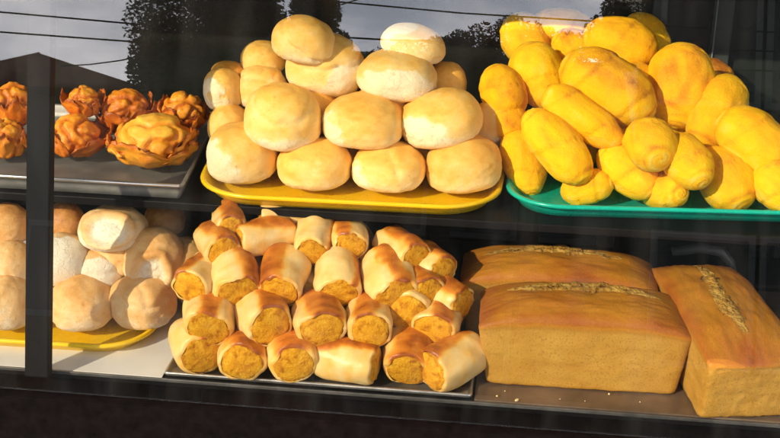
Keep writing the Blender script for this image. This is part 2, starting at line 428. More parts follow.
nt.links.new(math_n(nt, 'MULTIPLY', math_n(nt, 'MULTIPLY', cf.outputs[0], hz_.outputs[0]), sy_.outputs[0]), mx.inputs[0]); nt.links.new(sky.outputs[0], mx.inputs[6]); nt.links.new(cc.outputs[0], mx.inputs[7])
nt.links.new(mx.outputs[2], bg.inputs[0])
sl = bpy.data.lights.new('sun', 'SUN'); sl.energy = 5.0; sl.angle = R(.5); sl.color = (1, .84, .60)
so = bpy.data.objects.new('sun', sl); COL.objects.link(so)
sd = Vector((-math.sin(R(SUN_AZ))*math.cos(R(SUN_EL)), -math.cos(R(SUN_AZ))*math.cos(R(SUN_EL)), math.sin(R(SUN_EL))))
so.rotation_euler = sd.to_track_quat('Z', 'Y').to_euler()
sc.view_settings.view_transform = 'Standard'; sc.view_settings.look = 'None'; sc.view_settings.exposure = 0.3; sc.view_settings.gamma = 1
sc.cycles.use_denoising = True
sc.cycles.transparent_max_bounces = 16; sc.cycles.max_bounces = 8

# ------------------------------------------------------------------ display case
SH = .2                                  # top of the upper shelf
case = tag(empty('display_case', (0, .2, -.75)), 'black bakery display case with slanted front glass and two shelves full of bread', 'display case')
def cpart(name, lo, hi, mat, bev=.0015):
    o = box(name, Vector(lo)-Vector((0, .2, -.75)), Vector(hi)-Vector((0, .2, -.75)), mat, case, bev); return o
cpart('base_cabinet', (-.95, -.070, -.74), (.95, .56, -.0125), M_BASE, .0006)
cpart('bottom_shelf', (-.948, -.013, -.012), (.948, .54, -.001), M_BLACK)
cpart('sill_edge', (-.946, -.0165, -.0035), (.946, -.0132, .0012), plain('worn_sill_edge', (.16,.155,.15), .35, metal=.6, nv=.4, nscale=30), .0006)
cpart('upper_shelf', (-.945, .14, SH-.012), (.945, .53, SH), M_BLACK)
cpart('back_panel', (-.95, .56, -.012), (.95, .575, .62), M_DARKBACK)
cpart('end_panel', (.93, -.02, -.012), (.948, .53, .62), M_DARKBACK)
cpart('end_panel', (-.948, .30, -.012), (-.93, .53, .62), M_DARKBACK)
cpart('roof_panel', (-.95, .125, .621), (.95, .57, .64), M_BLACK)
for x0, x1 in ((at_y(648, 60, .55).x, at_y(662, 60, .55).x), (at_y(708, 60, .55).x, at_y(728, 60, .55).x), (.80, .84)):
    cpart('door_frame', (x0, .545, SH+.001), (x1, .559, .6), M_BACKFRAME)
a = at_y(711, 60, .54)
cpart('door_seal', (a.x, .540, SH+.01), (a.x+.0022, .5445, .58), plain('grey_seal', (.22,.24,.24), .4))
for x0, x1 in ((.30, .33), (.60, .64)):
    cpart('door_frame', (x0, .545, 0), (x1, .559, SH-.02), M_BACKFRAME)
# handle bar of the lower rear door, bent at its right end
q = [at_y(672, 252, .46), at_y(700, 248, .46), at_y(722, 252, .46), at_y(730, 262, .46), at_y(735, 290, .46)]
hd = link('door_handle', tube_mesh('handle', [p-Vector((0, .2, -.75)) for p in q], .0085, 10), plain('worn_grey_handle', (.10,.105,.11), .45, nv=.3), case)
# pane
g = bpy.data.materials.new('window_glass'); g.use_nodes = True; nt = g.node_tree; nt.nodes.clear()
out = nt.nodes.new('ShaderNodeOutputMaterial'); tr = nt.nodes.new('ShaderNodeBsdfTransparent'); gl = nt.nodes.new('ShaderNodeBsdfGlossy')
tr.inputs[0].default_value = (.97, .98, .975, 1); gl.inputs['Roughness'].default_value = .0
lw = nt.nodes.new('ShaderNodeLayerWeight'); lw.inputs[0].default_value = .5
fr = nt.nodes.new('ShaderNodeMath'); fr.operation = 'MULTIPLY_ADD'; fr.inputs[1].default_value = .9; fr.inputs[2].default_value = .085
nt.links.new(math_n(nt, 'POWER', lw.outputs['Facing'], 5.0), fr.inputs[0])
ms = nt.nodes.new('ShaderNodeMixShader')
nt.links.new(fr.outputs[0], ms.inputs[0]); nt.links.new(tr.outputs[0], ms.inputs[1]); nt.links.new(gl.outputs[0], ms.inputs[2])
# faint dust film on the pane
df = nt.nodes.new('ShaderNodeBsdfDiffuse'); df.inputs[0].default_value = (.6, .6, .58, 1)
tcg = nt.nodes.new('ShaderNodeTexCoord'); mpg = nt.nodes.new('ShaderNodeMapping'); mpg.inputs['Scale'].default_value = (26, 26, 5)
dn = nt.nodes.new('ShaderNodeTexNoise'); dn.inputs['Scale'].default_value = 1; dn.inputs['Detail'].default_value = 5
nt.links.new(tcg.outputs['Object'], mpg.inputs[0]); nt.links.new(mpg.outputs[0], dn.inputs['Vector'])
dr = ramp(nt, dn.outputs['Fac'], [(.45, (.001,)*3), (.7, (.007,)*3)])
ms2 = nt.nodes.new('ShaderNodeMixShader')
nt.links.new(dr.outputs[0], ms2.inputs[0]); nt.links.new(ms.outputs[0], ms2.inputs[1]); nt.links.new(df.outputs[0], ms2.inputs[2]); nt.links.new(ms2.outputs[0], out.inputs[0])
bm = bmesh.new(); box_bm(bm, (-.928, -.002, 0), (.928, .002, .645))
pane = link('glass_pane', bm_mesh('glass_pane', bm), g, case, smooth=False)
pane.location = G0 - Vector((0, .2, -.75)) - GN*.002; pane.rotation_euler = (-TILT, 0, 0)
# frame post behind the glass
pb, pt = at_glass(38.5, 376, .016), at_glass(42, 0, .016)
pt = pb + (pt-pb)*((.60-pb.z)/(pt.z-pb.z)); pb = pb + (pt-pb)*.0
ax = (pt-pb).normalized(); L = (pt-pb).length
bm = bmesh.new(); box_bm(bm, (-.0165, -.009, 0), (.0165, .009, L), .0018)
po = link('frame_post', bm_mesh('post', bm), M_POST, case, smooth=False)
zz = ax; xx = (Vector((1, 0, 0)) - zz*zz.x).normalized(); yy = zz.cross(xx)
po.matrix_local = Matrix.Translation(pb-Vector((0, .2, -.75))) @ Matrix((xx, yy, zz)).transposed().to_4x4()

# ------------------------------------------------------------------ trays
TZ = SH+.0035
yt = tray('yellow_tray', (((-.296, .124), (.134, .134), (.145, .42), (-.325, .41)), TZ), .085, .018, M_YTRAY)
tag(yt, 'long yellow plastic tray on the upper shelf under the pale round buns', 'tray')
gt = tray('turquoise_tray', (((.137, .146), (.64, .190), (.60, .50), (.157, .47)), TZ), .095, .020, M_GTRAY)
tag(gt, 'turquoise plastic tray on the upper shelf under the bright yellow rolls', 'tray')
st = tray('steel_tray', (((-.80, .146), (-.315, .146), (-.345, .50), (-.80, .50)), TZ), .012, .020, M_DSTEEL, lip=.005, flare=.006)
link('rim', tube_mesh('rim', [(-.80, .1455, TZ+.0195), (-.32, .1455, TZ+.0195)], .0027, 8), M_ALU, st)
tag(st, 'thin edged metal tray on the upper shelf under the dark orange pastries', 'tray')
a, b, c = at_z(0, 343, .02), at_z(150, 336, .02), at_z(184, 280, .02)
lt = tray('yellow_tray', (((-.80, a.y+.004), (c.x+.003, a.y+.012), (c.x+.004, .36), (-.80, .36)), .0022), .075, .018, M_YTRAY)
tag(lt, 'lower yellow plastic tray at the left, under the tan open buns', 'tray')
rx0, rx1 = at_z(160, 385, 0).x, at_z(472, 400, 0).x
rt = tray('steel_tray', (((rx0, -.0125), (rx1, -.0125), (rx1, .30), (rx0, .30)), .0035), .006, .006, M_STEEL, lip=.004, flare=.003, th=.001)
tag(rt, 'shallow metal tray on the bottom shelf under the pile of filled rolls', 'tray')
bt = box('baking_sheet', (rx1+.003, -.0122, .0), (.90, .40, .003), M_BROWNTRAY, bev=.001)
tag(bt, 'flat brown greasy baking sheet under the three loaves', 'baking sheet')
wl = box('shelf_liner', (-.90, -.0125, .0), (rx0-.003, .45, .0016), M_WHITE)
tag(wl, 'white shelf liner showing below the lower yellow tray', 'shelf liner')

# ------------------------------------------------------------------ pale round buns (yellow tray)
GB = 'round buns piled on the yellow tray'
def bun(px, py, w, h, z, label, name='round_bun', group=GB, mat=None, cat='bun', tilt=0, yaw=0, **kw):
    p = at_z(px, py, z); m = ppm(p); rx = w/2/m
    hh = h/m/2; rz = math.sqrt(max((hh*hh-.18*rx*rx)/.82, (rx*.45)**2))
    me = bun_mesh(rx, rx*1.0, rz, **kw)
    o = link(name, me, mat or M_BUN)
    place(o, p, Matrix.Rotation(R(tilt), 3, FW) @ ZR(R(yaw)))
    return tag(o, label, cat, group)
H0 = SH+.0045
B = [
 (243,158,72,64,.038,dict(seed=1, pale=((-.8,-.6,-.25),.62), tilt=-3), 'round bun at the left end of the bottom row, long yellow tray, floury side'),
 (315,167,75,56,.033,dict(seed=2, base=.55), 'smooth tan bun second from left in the bottom row, long yellow tray'),
 (389,170,76,54,.033,dict(seed=3, base=.52, pale=((-.9,-.3,-.3),.72), creases=[((.9,.3,.3),.15,.03,.09)]), 'smooth tan bun third from the left in the bottom row of the yellow tray'),
 (464,168,76,60,.037,dict(seed=4, base=.55, tilt=-8), 'large golden bun at the right end of the bottom row on the yellow tray'),
 (283,123,78,70,.094,dict(seed=5, base=.50, pale=((.15,-.75,-.75),.80), tilt=8, creases=[((0,-.45,.9),.62,.04,.07)]), 'bun with a cracked white floury patch at its lower tip, second row left'),
 (364,125,82,60,.092,dict(seed=6, base=.55, pale=((-.95,-.35,-.2),.74)), 'golden brown bun with a pale left end in the middle of the second row'),
 (441,123,82,62,.096,dict(seed=7, base=.50, tilt=-12, pale=((-.62,-.75,-.35),.60), spots=[((-.93,-.55,.05),.13)]), 'pale bun with a small dark hole in its left side, second row right'),
 (325,70,80,66,.150,dict(seed=8, base=.50, tilt=10, creases=[((-.2,-.25,.95),.42,.07,.07)], pale=((.9,-.5,-.2),.72)), 'large bun with a curved fold across its top, upper left of the pale pile'),
 (397,79,82,56,.148,dict(seed=9, base=.36, tilt=6, pale=((.15,-.85,-.5),.45)), 'pale floury bun in the upper right of the yellow tray pile, below the topmost one'),
 (303,44,64,50,.196,dict(seed=10, base=.48, creases=[((.5,-.35,.8),.35,.08,.06)], tilt=12), 'topmost bun on the left of the pale pile with a wrinkled dent'),
 (413,46,66,42,.188,dict(seed=11, base=.40, pale=((-.8,-.1,.8),.68), tilt=14), 'topmost bun on the right of the pile with a white left shoulder'),
 (224,93,40,44,.112,dict(seed=12, base=.55, pale=((-.55,-.8,-.15),.55), spots=[((-.55,-.85,.05),.26),((.1,-.98,.0),.18)], tilt=-10), 'small bun with two grey spots on its floury face, far left of the pile'),
 (262,91,52,46,.112,dict(seed=13, base=.42, creases=[((0,.1,1),.55,.05,.10)]), 'bun half hidden behind the second row, left of the middle of the pile'),
 (263,61,44,36,.150,dict(seed=14, base=.52), 'small golden bun tucked behind the large folded bun at the upper left'),
 (229,129,42,44,.062,dict(seed=15, base=.5), 'bun between the far left bottom bun and the spotted bun above it'),
 (488,127,34,42,.078,dict(seed=16, base=.45), 'bun peeping out at the right end of the second row near the turquoise tray'),
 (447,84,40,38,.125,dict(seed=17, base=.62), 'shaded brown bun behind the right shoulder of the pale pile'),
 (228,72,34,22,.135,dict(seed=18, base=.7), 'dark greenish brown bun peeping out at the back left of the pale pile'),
]
for px, py, w_, h_, z, kw, lab in B: bun(px, py, w_, h_, H0+z, lab, **kw)
for i, (x, y, z) in enumerate(((-.21, .30, .035), (-.11, .31, .035), (0, .31, .035), (.08, .32, .035), (-.16, .29, .09), (-.05, .30, .09), (.05, .29, .09), (-.03, .31, .14))):
    o = link('round_bun', bun_mesh(.05, .05, .037, 30+i), M_BUN); place(o, Vector((x, y, H0+z)), ZR(i*1.3))
    tag(o, 'round bun buried inside the pile on the long yellow tray', 'bun', GB)

# ------------------------------------------------------------------ yellow rolls (turquoise tray)
GY = 'yellow rolls piled on the turquoise tray'
def yroll(px, py, ln, wd, ang, z, label, seed, into=0.0, **kw):
    """ang: clockwise tilt of the long axis in the picture; into: how far the axis points away from us (degrees)"""
    p = at_z(px, py, z); m = ppm(p)
    a = R(ang); t = R(into)
    ax = (RT*math.cos(a) - UP*math.sin(a))*math.cos(t) - FW*math.sin(t)
    L = ln/2/m*1.04; r = wd/2/m*.93
    me = roll_mesh(L, r, seed, **kw)
    o = link('yellow_roll', me, M_YEL); place(o, p, frame_from(ax, Vector((0, -.3, 1))))
    return tag(o, label, 'bread roll', GY)
Y = [
 (524,162,68,44,76,.038,1,15,{}, 'yellow roll standing at the left end of the turquoise tray, half in shade'),
 (557,146,88,48,50,.085,2,10,{}, 'plump yellow roll sloping down right above the left end of the turquoise tray'),
 (587,187,52,36,-15,.026,3,25,dict(wraps=3.0), 'small knobbly yellow roll lying low between two larger rolls on the turquoise tray'),
 (583,118,92,42,36,.118,4,8,{}, 'long slim yellow roll slanting below the big sugared one'),
 (628,171,68,46,42,.050,5,12,{}, 'yellow roll slanting down right just above the middle of the turquoise tray'),
 (650,144,58,52,70,.098,6,55,{}, 'rounded yellow roll facing end on in the middle of the yellow pile'),
 (665,191,60,40,20,.026,7,70,dict(wraps=1.0), 'small yellow roll with a coiled end facing out, bottom middle of the turquoise tray'),
 (687,162,64,48,62,.076,8,40,{}, 'yellow roll with a coiled tip pointing down, right of the middle'),
 (724,178,72,56,58,.044,9,32,{}, 'large yellow roll resting on the right half of the turquoise tray'),
 (608,88,100,66,33,.150,10,5,dict(brown=.60), 'big yellow roll with a browned sugared top in the upper middle of the pile'),
 (679,87,84,68,97,.142,11,12,dict(brown=.55, wraps=1.2), 'large upright yellow roll at the upper right of the pile'),
 (717,112,80,56,118,.115,12,15,{}, 'yellow roll leaning down left behind the large upright one'),
 (755,142,84,60,42,.092,13,10,{}, 'yellow roll sloping down right at the right edge of the picture'),
 (778,187,56,46,60,.044,14,25,{}, 'yellow roll cut off by the right edge at the end of the turquoise tray'),
 (620,43,72,52,18,.190,15,12,{}, 'topmost yellow roll with a folded crease'),
 (646,38,54,44,60,.178,16,15,{}, 'yellow roll just behind the topmost one at its right'),
 (526,42,58,46,60,.172,17,10,{}, 'pale yellow roll at the top left of the yellow pile'),
 (539,76,68,54,62,.145,18,12,dict(brown=.1), 'washed out yellow roll at the left of the big sugared one'),
 (503,92,56,46,70,.128,19,10,dict(brown=.5), 'brownish roll at the far left of the yellow pile next to the pale buns'),
 (510,122,44,38,60,.088,20,10,dict(brown=.45), 'tan shaded roll low in the gap between the two upper piles'),
 (564,27,62,36,6,.195,21,5,dict(brown=.5), 'pinkish yellow roll lying flat at the very back of the pile'),
 (578,52,56,40,40,.170,22,10,dict(brown=.7), 'browned roll in the shade just left of the topmost yellow roll'),
 (716,72,36,24,30,.128,23,10,dict(brown=1.0), 'small dark brown roll end behind the right shoulder of the pile'),
]
for px, py, ln, wd, ang, z, sd_, into, kw, lab in Y: yroll(px, py, ln, wd, ang, H0+z, lab, sd_, into, **kw)
for i, (x, y, z) in enumerate(((.24, .33, .035), (.33, .34, .035), (.42, .35, .035), (.50, .33, .035), (.27, .33, .09), (.36, .35, .09), (.45, .35, .09), (.31, .35, .14), (.23, .30, .08))):
    o = link('yellow_roll', roll_mesh(.055, .031, 40+i), M_YEL); place(o, Vector((x, y, H0+z)), ZR(1.2+i*.4))
    tag(o, 'yellow roll buried inside the pile on the turquoise tray', 'bread roll', GY)

# ------------------------------------------------------------------ orange pastries (upper left)
GP = 'orange pastries on the metal tray'
def pastry(px, py, w, h, z, seed, label, flaps=7, tilt=0, tone=0.0):
    p = at_z(px, py, z); m = ppm(p); rx = w/2/m*.94; rz = h/2/m*1.0
    rnd = random.Random(seed); off = Vector((seed*1.9, seed*.6, seed))
    def fn(d):
        a = math.atan2(d.y, d.x)
        rid = abs(noise.noise(d*1.5+off)); rid2 = abs(noise.noise(d*3.2+off*1.7))
        fold = .85*sst(0, .28, rid) + .15*sst(0, .25, rid2)
        s = (.66 + .15*fold + .04*fbm(d+off, 3, 3))*(1-.10*sst(.2, -.8, d.z))
        x, y, zc = d.x*s, d.y*s, d.z*s
        if zc < -.5: zc = -.5+(zc+.5)*.3
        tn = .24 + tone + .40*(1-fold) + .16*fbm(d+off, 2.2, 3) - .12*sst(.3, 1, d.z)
        return (x*rx, y*rx, zc*rz*1.1), max(0, min(1, tn))
    body = link('orange_pastry', shape('pastry', fn, 5), M_BRI); place(body, p, Matrix.Rotation(R(tilt), 3, FW))
    for k in range(flaps):
        th0 = k/flaps*2*math.pi + rnd.uniform(-.25, .25); hw = rnd.uniform(.45, .80); hgt = rnd.uniform(.8, 1.45); out_ = rnd.uniform(.10, .50); sk = rnd.uniform(-.4, .4)
        co, tn, fs = [], [], []; nu, nv = 12, 12
        for side in (0, 1):
            for i in range(nu+1):
                for j in range(nv+1):
                    u = -1+2*i/nu; v = j/nv
                    wd = (1-.38*v**2.4); th = th0 + u*hw*wd + sk*v + .10*noise.noise(Vector((v*4, u*2, k*3))+off)
                    r = rx*(.72 + out_*math.sin(v*1.75) + .13*noise.noise(Vector((u*2.5, v*3, k))+off) - .10*abs(u)*(1-v) + (.0 if side else -.05*(1-v*.5)))
                    zc = rz*(-.55 + hgt*.85*v - .32*v*v*abs(u) + .20*v*noise.noise(Vector((u*3.5, v*1.5, k+5))+off))
                    co.append((r*math.cos(th), r*math.sin(th), zc + (.0 if side else .0008)))
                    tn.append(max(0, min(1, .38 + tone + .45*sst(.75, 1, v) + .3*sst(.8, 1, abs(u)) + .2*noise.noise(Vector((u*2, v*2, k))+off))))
        base = (nu+1)*(nv+1); ix = lambda s_, i, j: s_*base + i*(nv+1)+j
        for i in range(nu):
            for j in range(nv):
                fs.append((ix(1, i, j), ix(1, i+1, j), ix(1, i+1, j+1), ix(1, i, j+1)))
                fs.append((ix(0, i, j), ix(0, i, j+1), ix(0, i+1, j+1), ix(0, i+1, j)))
        for i in range(nu):
            fs.append((ix(0, i, nv), ix(1, i, nv), ix(1, i+1, nv), ix(0, i+1, nv))); fs.append((ix(0, i, 0), ix(0, i+1, 0), ix(1, i+1, 0), ix(1, i, 0)))
        for j in range(nv):
            fs.append((ix(0, 0, j), ix(1, 0, j), ix(1, 0, j+1), ix(0, 0, j+1))); fs.append((ix(0, nu, j), ix(0, nu, j+1), ix(1, nu, j+1), ix(1, nu, j)))
        me = bpy.data.meshes.new('flap'); me.from_pydata(co, [], fs)
        at_ = me.attributes.new('tone', 'FLOAT', 'POINT'); at_.data.foreach_set('value', tn)
        link('folded_flap', me, M_BRI, body)
    return tag(body, label, 'pastry', GP)
P_ = [  # last value: crust tone, darkened to imitate shade on the back and left pastries
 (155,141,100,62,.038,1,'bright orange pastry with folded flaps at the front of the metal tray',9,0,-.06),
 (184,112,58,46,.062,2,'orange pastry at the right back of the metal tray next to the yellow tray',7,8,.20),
 (126,112,64,54,.055,3,'orange pastry darkened for shade behind the bright front one',7,-6,.34),
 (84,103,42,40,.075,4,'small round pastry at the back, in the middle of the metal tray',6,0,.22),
 (76,137,66,54,.034,5,'orange pastry darkened for shade just right of the grey frame post',7,0,.28),
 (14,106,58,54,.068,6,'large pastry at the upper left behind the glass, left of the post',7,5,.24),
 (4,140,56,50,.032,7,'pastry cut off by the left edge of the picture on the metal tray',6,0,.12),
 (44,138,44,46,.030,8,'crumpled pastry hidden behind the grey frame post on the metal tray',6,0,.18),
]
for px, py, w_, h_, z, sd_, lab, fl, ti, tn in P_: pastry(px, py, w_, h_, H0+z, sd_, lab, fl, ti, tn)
# ------------------------------------------------------------------ tan open buns (lower left)
GS = 'tan open buns on the lower yellow tray'
S_ = [
 (143,305,66,58,.036,dict(seed=61, base=.46, lump=.10, boxy=.2, creases=[((.1,-.3,.95),.62,.07,.07),((.9,0,.5),.55,.04,.08)]), 'tan bun with a wrinkled top at the front right of the lower yellow tray'),
 (83,306,66,58,.036,dict(seed=62, base=.48, lump=.08, boxy=.2, creases=[((.95,-.1,.15),-.62,.08,.06)]), 'tan bun with a raised flap on its left, second from the right at the front'),
 (8,306,56,58,.036,dict(seed=63, base=.40, lump=.08, boxy=.2), 'golden tan bun left of the frame post at the front of the lower tray'),
 (155,263,64,62,.088,dict(seed=64, base=.46, boxy=.2, dimple=((.22,-.93,.02),.52,.20), tilt=6), 'tan bun with a white hollow opening facing out, right of the second row'),
 (64,264,56,54,.085,dict(seed=65, base=.36, boxy=.2, pale=((.3,-.9,.2),.35)), 'pale bun just right of the frame post in the second row'),
 (12,266,46,46,.085,dict(seed=66, base=.42, boxy=.2), 'bun left of the frame post in the second row of the lower tray'),
 (100,272,50,44,.072,dict(seed=67, base=.40, boxy=.2, pale=((.2,-.8,-.2),.3), creases=[((0,-.2,1),.4,.04,.1)]), 'whitish shaded bun in the gap behind the two front tan buns'),
 (113,231,68,48,.132,dict(seed=68, base=.32, boxy=.2, dimple=((.05,-.82,.50),.66,.18), lump=.08), 'topmost pale bun with a wide shallow hollow on the lower left pile'),
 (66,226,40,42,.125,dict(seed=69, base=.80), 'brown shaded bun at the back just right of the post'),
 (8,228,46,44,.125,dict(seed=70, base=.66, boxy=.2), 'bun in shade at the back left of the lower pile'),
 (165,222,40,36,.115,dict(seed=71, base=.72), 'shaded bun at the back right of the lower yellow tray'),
 (40,290,46,50,.040,dict(seed=72, base=.6), 'bun hidden mostly by the frame post on the lower tray'),
]
for px, py, w_, h_, z, kw, lab in S_: bun(px, py, w_, h_, .004+z, lab, name='open_bun', group=GS, mat=M_SHELL, **kw)
for i, (x, y, z) in enumerate(((-.48, .20, .036), (-.38, .20, .036), (-.30, .20, .036), (-.43, .18, .09), (-.33, .19, .075), (-.55, .16, .04))):
    o = link('open_bun', bun_mesh(.045, .045, .036, 80+i), M_SHELL); place(o, Vector((x, y, .004+z)), ZR(i*1.3))
    tag(o, 'tan bun buried inside the pile on the lower yellow tray', 'bun', GS)

# ------------------------------------------------------------------ filled rolls (lower middle)
GR = 'filled rolls piled on the shallow metal tray'
def froll(px, py, ln, wd, z, az, seed, label, band=1.57, bw=.9, pitch=0, bulge=.10):
    """az: compass angle of the end that faces us, 0 = straight out towards us, positive = turned right"""
    p = at_z(px, py-3, z*.97); m = ppm(p)
    L = ln/2/m*.90; r = wd/2/m*1.0
    A = R(az); ax = Vector((math.sin(A), -math.cos(A), 0)); ax.z = -math.sin(R(pitch)); ax.normalize()
    front = p.y - abs(ax.y)*(L*1.0+.3*r*.6) - abs(ax.x)*r - .25*r
    lim = -.043 + max(0, z-.03)*.27
    if front < lim: p.y += lim-front
    cm, fm = filled_roll(L, r, seed, band, bw, bulge)
    root = empty('filled_roll', p)
    c_ = link('crust', cm, M_CRUST, root); f_ = link('filling', fm, M_FILL, root)
    for q_ in (c_, f_): q_.matrix_local = Matrix.Diagonal((1, 1, .93, 1)) @ frame_from(ax).to_4x4()
    return tag(root, label, 'bread roll', GR)
E = [
 (190,358,60,54,.036, 28,1,dict(band=1.0,bw=.7),'filled roll at the left end of the bottom row, orange stripe at right'),
 (241,360,58,52,.035, 6,2,dict(band=1.57,bw=1.1),'filled roll second from the left in the bottom row, cut end facing out'),
 (291,361,58,52,.035, 14,3,dict(band=1.4,bw=1.0),'filled roll third from the left in the bottom row, turned slightly right'),
 (347,362,72,46,.032, 78,4,dict(band=1.75,bw=.55),'filled roll lying sideways with its pale flank showing, fourth in the bottom row'),
 (408,357,58,50,.036, 4,5,dict(band=1.3,bw=1.0,pitch=14),'filled roll with a folded orange top, fifth in the bottom row'),
 (452,368,70,52,.034,-42,6,dict(band=1.9,bw=.62),'filled roll at the right end of the bottom row, white flank toward the loaves'),
 (209,319,60,52,.080, 10,7,dict(band=1.5,bw=.5,pitch=8),'filled roll at the left end of the second row, round end framed by pale crust'),
 (262,321,58,54,.080, 30,8,dict(band=1.2,bw=.75),'filled roll second from the left in the second row, orange on top'),
 (319,321,62,52,.080, 16,9,dict(band=1.5,bw=.95),'filled roll third from the left in the second row with rusty crust on top'),
 (369,322,60,48,.078, 12,10,dict(band=1.6,bw=.7,bulge=.2),'filled roll with a wide flat oval cut face in the second row'),
 (436,323,62,50,.068, -6,11,dict(band=1.3,bw=.6),'filled roll at the right end of the second row, oval cut face tilted left'),
 (200,279,62,42,.122, -8,12,dict(band=1.9,bw=.6),'thin filled roll at the far left of the third row'),
 (233,279,62,52,.124, 24,13,dict(band=.9,bw=.6,pitch=14),'filled roll with a cream front and orange right side in the third row'),
 (284,278,60,48,.124, 2,14,dict(band=2.1,bw=.75,pitch=18),'filled roll third row middle, left half orange and right half cream'),
 (338,279,62,48,.124, 10,15,dict(band=.5,bw=.35,pitch=18),'cream filled roll pointing down at us in the third row'),
 (389,281,66,50,.124, 22,16,dict(band=1.5,bw=.55,pitch=16),'filled roll with a broad orange stripe between cream flanks, third row right'),
 (416,287,60,42,.112, 30,17,dict(band=1.2,bw=.9),'dim filled roll tucked behind the orange striped one'),
 (218,247,60,42,.156, 30,18,dict(band=1.5,bw=.9),'filled roll with red brown crust at the left of the fourth row'),
 (265,239,66,40,.164,-58,19,dict(band=1.3,bw=.55),'filled roll in the fourth row, yellow end at left, brown on top'),
 (314,240,58,40,.164, 4,20,dict(band=.2,bw=.35,pitch=16),'cream filled roll in the middle of the fourth row pointing down'),
 (348,240,58,38,.160, 14,21,dict(band=1.9,bw=.5),'dim pale filled roll at the right of the middle in the fourth row'),
 (402,252,64,40,.150, 38,22,dict(band=1.4,bw=.85),'dark shaded filled roll at the back right of the pile'),
 (428,266,58,40,.130, 40,25,dict(band=1.4,bw=.9),'dim filled roll at the right shoulder of the pile, mostly in shade'),
 (444,300,56,42,.095, 55,26,dict(band=1.4,bw=.9),'filled roll behind the tilted oval one, nearest the back loaf'),
 (229,223,54,34,.182, 20,23,dict(band=1.5,bw=.9),'small brown filled roll at the back left under the upper shelf'),
 (286,218,60,36,.182,-70,24,dict(band=1.6,bw=.5),'filled roll at the very back in the strip of sun under the shelf edge'),
]
for px, py, ln, wd, z, az, sd_, kw, lab in E: froll(px, py, ln, wd, .0035+z, az, sd_, lab, **kw)
for i, (x, y, z) in enumerate(((-.25, .10, .034), (-.17, .11, .034), (-.09, .10, .034), (-.01, .10, .034), (-.21, .12, .085), (-.13, .13, .085), (-.05, .12, .085), (.02, .10, .085), (-.17, .17, .034), (-.07, .17, .034), (.0, .16, .034), (-.15, .17, .13), (-.08, .17, .13), (-.24, .17, .06))):
    cm, fm = filled_roll(.042, .034, 50+i)
    root = empty('filled_roll', (x, y, .0035+z)); root.rotation_euler = (0, 0, 1.57+random.uniform(-.5, .5))
    link('crust', cm, M_CRUST, root); link('filling', fm, M_FILL, root)
    tag(root, 'filled roll buried inside the pile on the metal tray', 'bread roll', GR)

# ------------------------------------------------------------------ loaves
def loaf(cx, cy, lx, ly, h, dome, rot, seed, label, ridge_y=.004, z=.0032):
    root = empty('bread_loaf', (cx, cy, z)); root.rotation_euler = (0, 0, rot)
    link('crust', loaf_mesh(lx, ly, h, dome, seed), M_LOAF, root)
    def curve(x, y): return h + dome*((1-min(1, abs(x))**4)*(.35+.65*math.sqrt(max(0, 1-min(1, abs(y)/ly)**2.2))))
    r_ = link('split_ridge', ridge_mesh(lx*.90, .019, .0062, seed, curve), M_RIDGE, root)
    r_.location = (0, ridge_y, 0)
    return tag(root, label, 'bread loaf', 'split topped loaves')
loaf(.260, .090, .128, .056, .088, .030, R(1.5), 1, 'front loaf with a split crusty top, pale crumb side facing us', .018)
loaf(.226, .212, .128, .054, .092, .030, R(1), 2, 'loaf lying behind the front one, only its browned split top showing', .010)
loaf(.448, .123, .135, .060, .088, .030, R(90+11), 3, 'loaf at the right turned end on, its split running away from us', .0)
# crumbs on the baking sheet
GC = 'crumbs fallen on the baking sheet'
for i, (px, py, s) in enumerate(((497,396,1.0),(517,400,1.4),(609,394,1.0),(505,391,.6),(560,399,.5),(640,402,.6),(585,401,.5))):
    p = at_z(px, py, .0045); k = s*.0016
    o = link('crumb', shape('crumb', lambda d: ((d.x*k*(1.8 if i == 1 else 1)*(1+.4*noise.noise(d*2+Vector((i, 0, 0)))), d.y*k, d.z*k*.8), .5), 2), M_CRUMB); o.location = p; o.rotation_euler = (0, 0, i)
    tag(o, ['pale crumb nearest the filled rolls', 'long crumb second from the left on the sheet', 'crumb in front of the middle of the front loaf', 'tiny crumb close to the corner of the front loaf', 'tiny crumb left of the middle of the sheet', 'tiny crumb at the right part of the front loaf', 'tiny crumb close to the sheet edge in the middle'][i], 'crumb', GC)

# ------------------------------------------------------------------ the street the pane reflects (behind the camera)
GZ = -.75
def mir_y(px, py, Y):
    a = at_glass(px, py); d = (mirror(px, py, 1)-a); return a + d*((Y-a.y)/d.y)
M_PAVE = plain('concrete_pavement', (.20,.19,.175), .85, nv=.15, nscale=3)
M_ASPH = plain('asphalt', (.05,.05,.052), .85, nv=.2, nscale=4)
M_FAC = plain('grey_render', (.10,.10,.095), .8, nv=.2, nscale=.8)
M_FAC2 = plain('dark_green_render', (.055,.07,.06), .8, nv=.2, nscale=.8)
M_BRICK = plain('red_roof_tiles', (.50,.19,.13), .8, nv=.25, nscale=6)
M_FRAME = plain('window_frame_paint', (.35,.35,.33), .6)
M_GLASSD = plain('dark_window', (.02,.025,.03), .1)
def sheet(name, x0, y0, x1, y1, z, mat):
    bm = bmesh.new(); vs = [bm.verts.new(v) for v in ((x0, y0, z), (x1, y0, z), (x1, y1, z), (x0, y1, z))]; bm.faces.new(vs)
    return tag(link(name, bm_mesh(name, bm), mat, smooth=False), kind='structure')
sheet('ground', -150, -150, 150, 150, GZ-.13, M_PAVE)
tag(box('pavement', (-40, -2.6, GZ-.125), (40, 3, GZ), M_PAVE, bev=.01), kind='structure')
sheet('road', -60, -9.6, 60, -2.6, GZ-.125, M_ASPH)
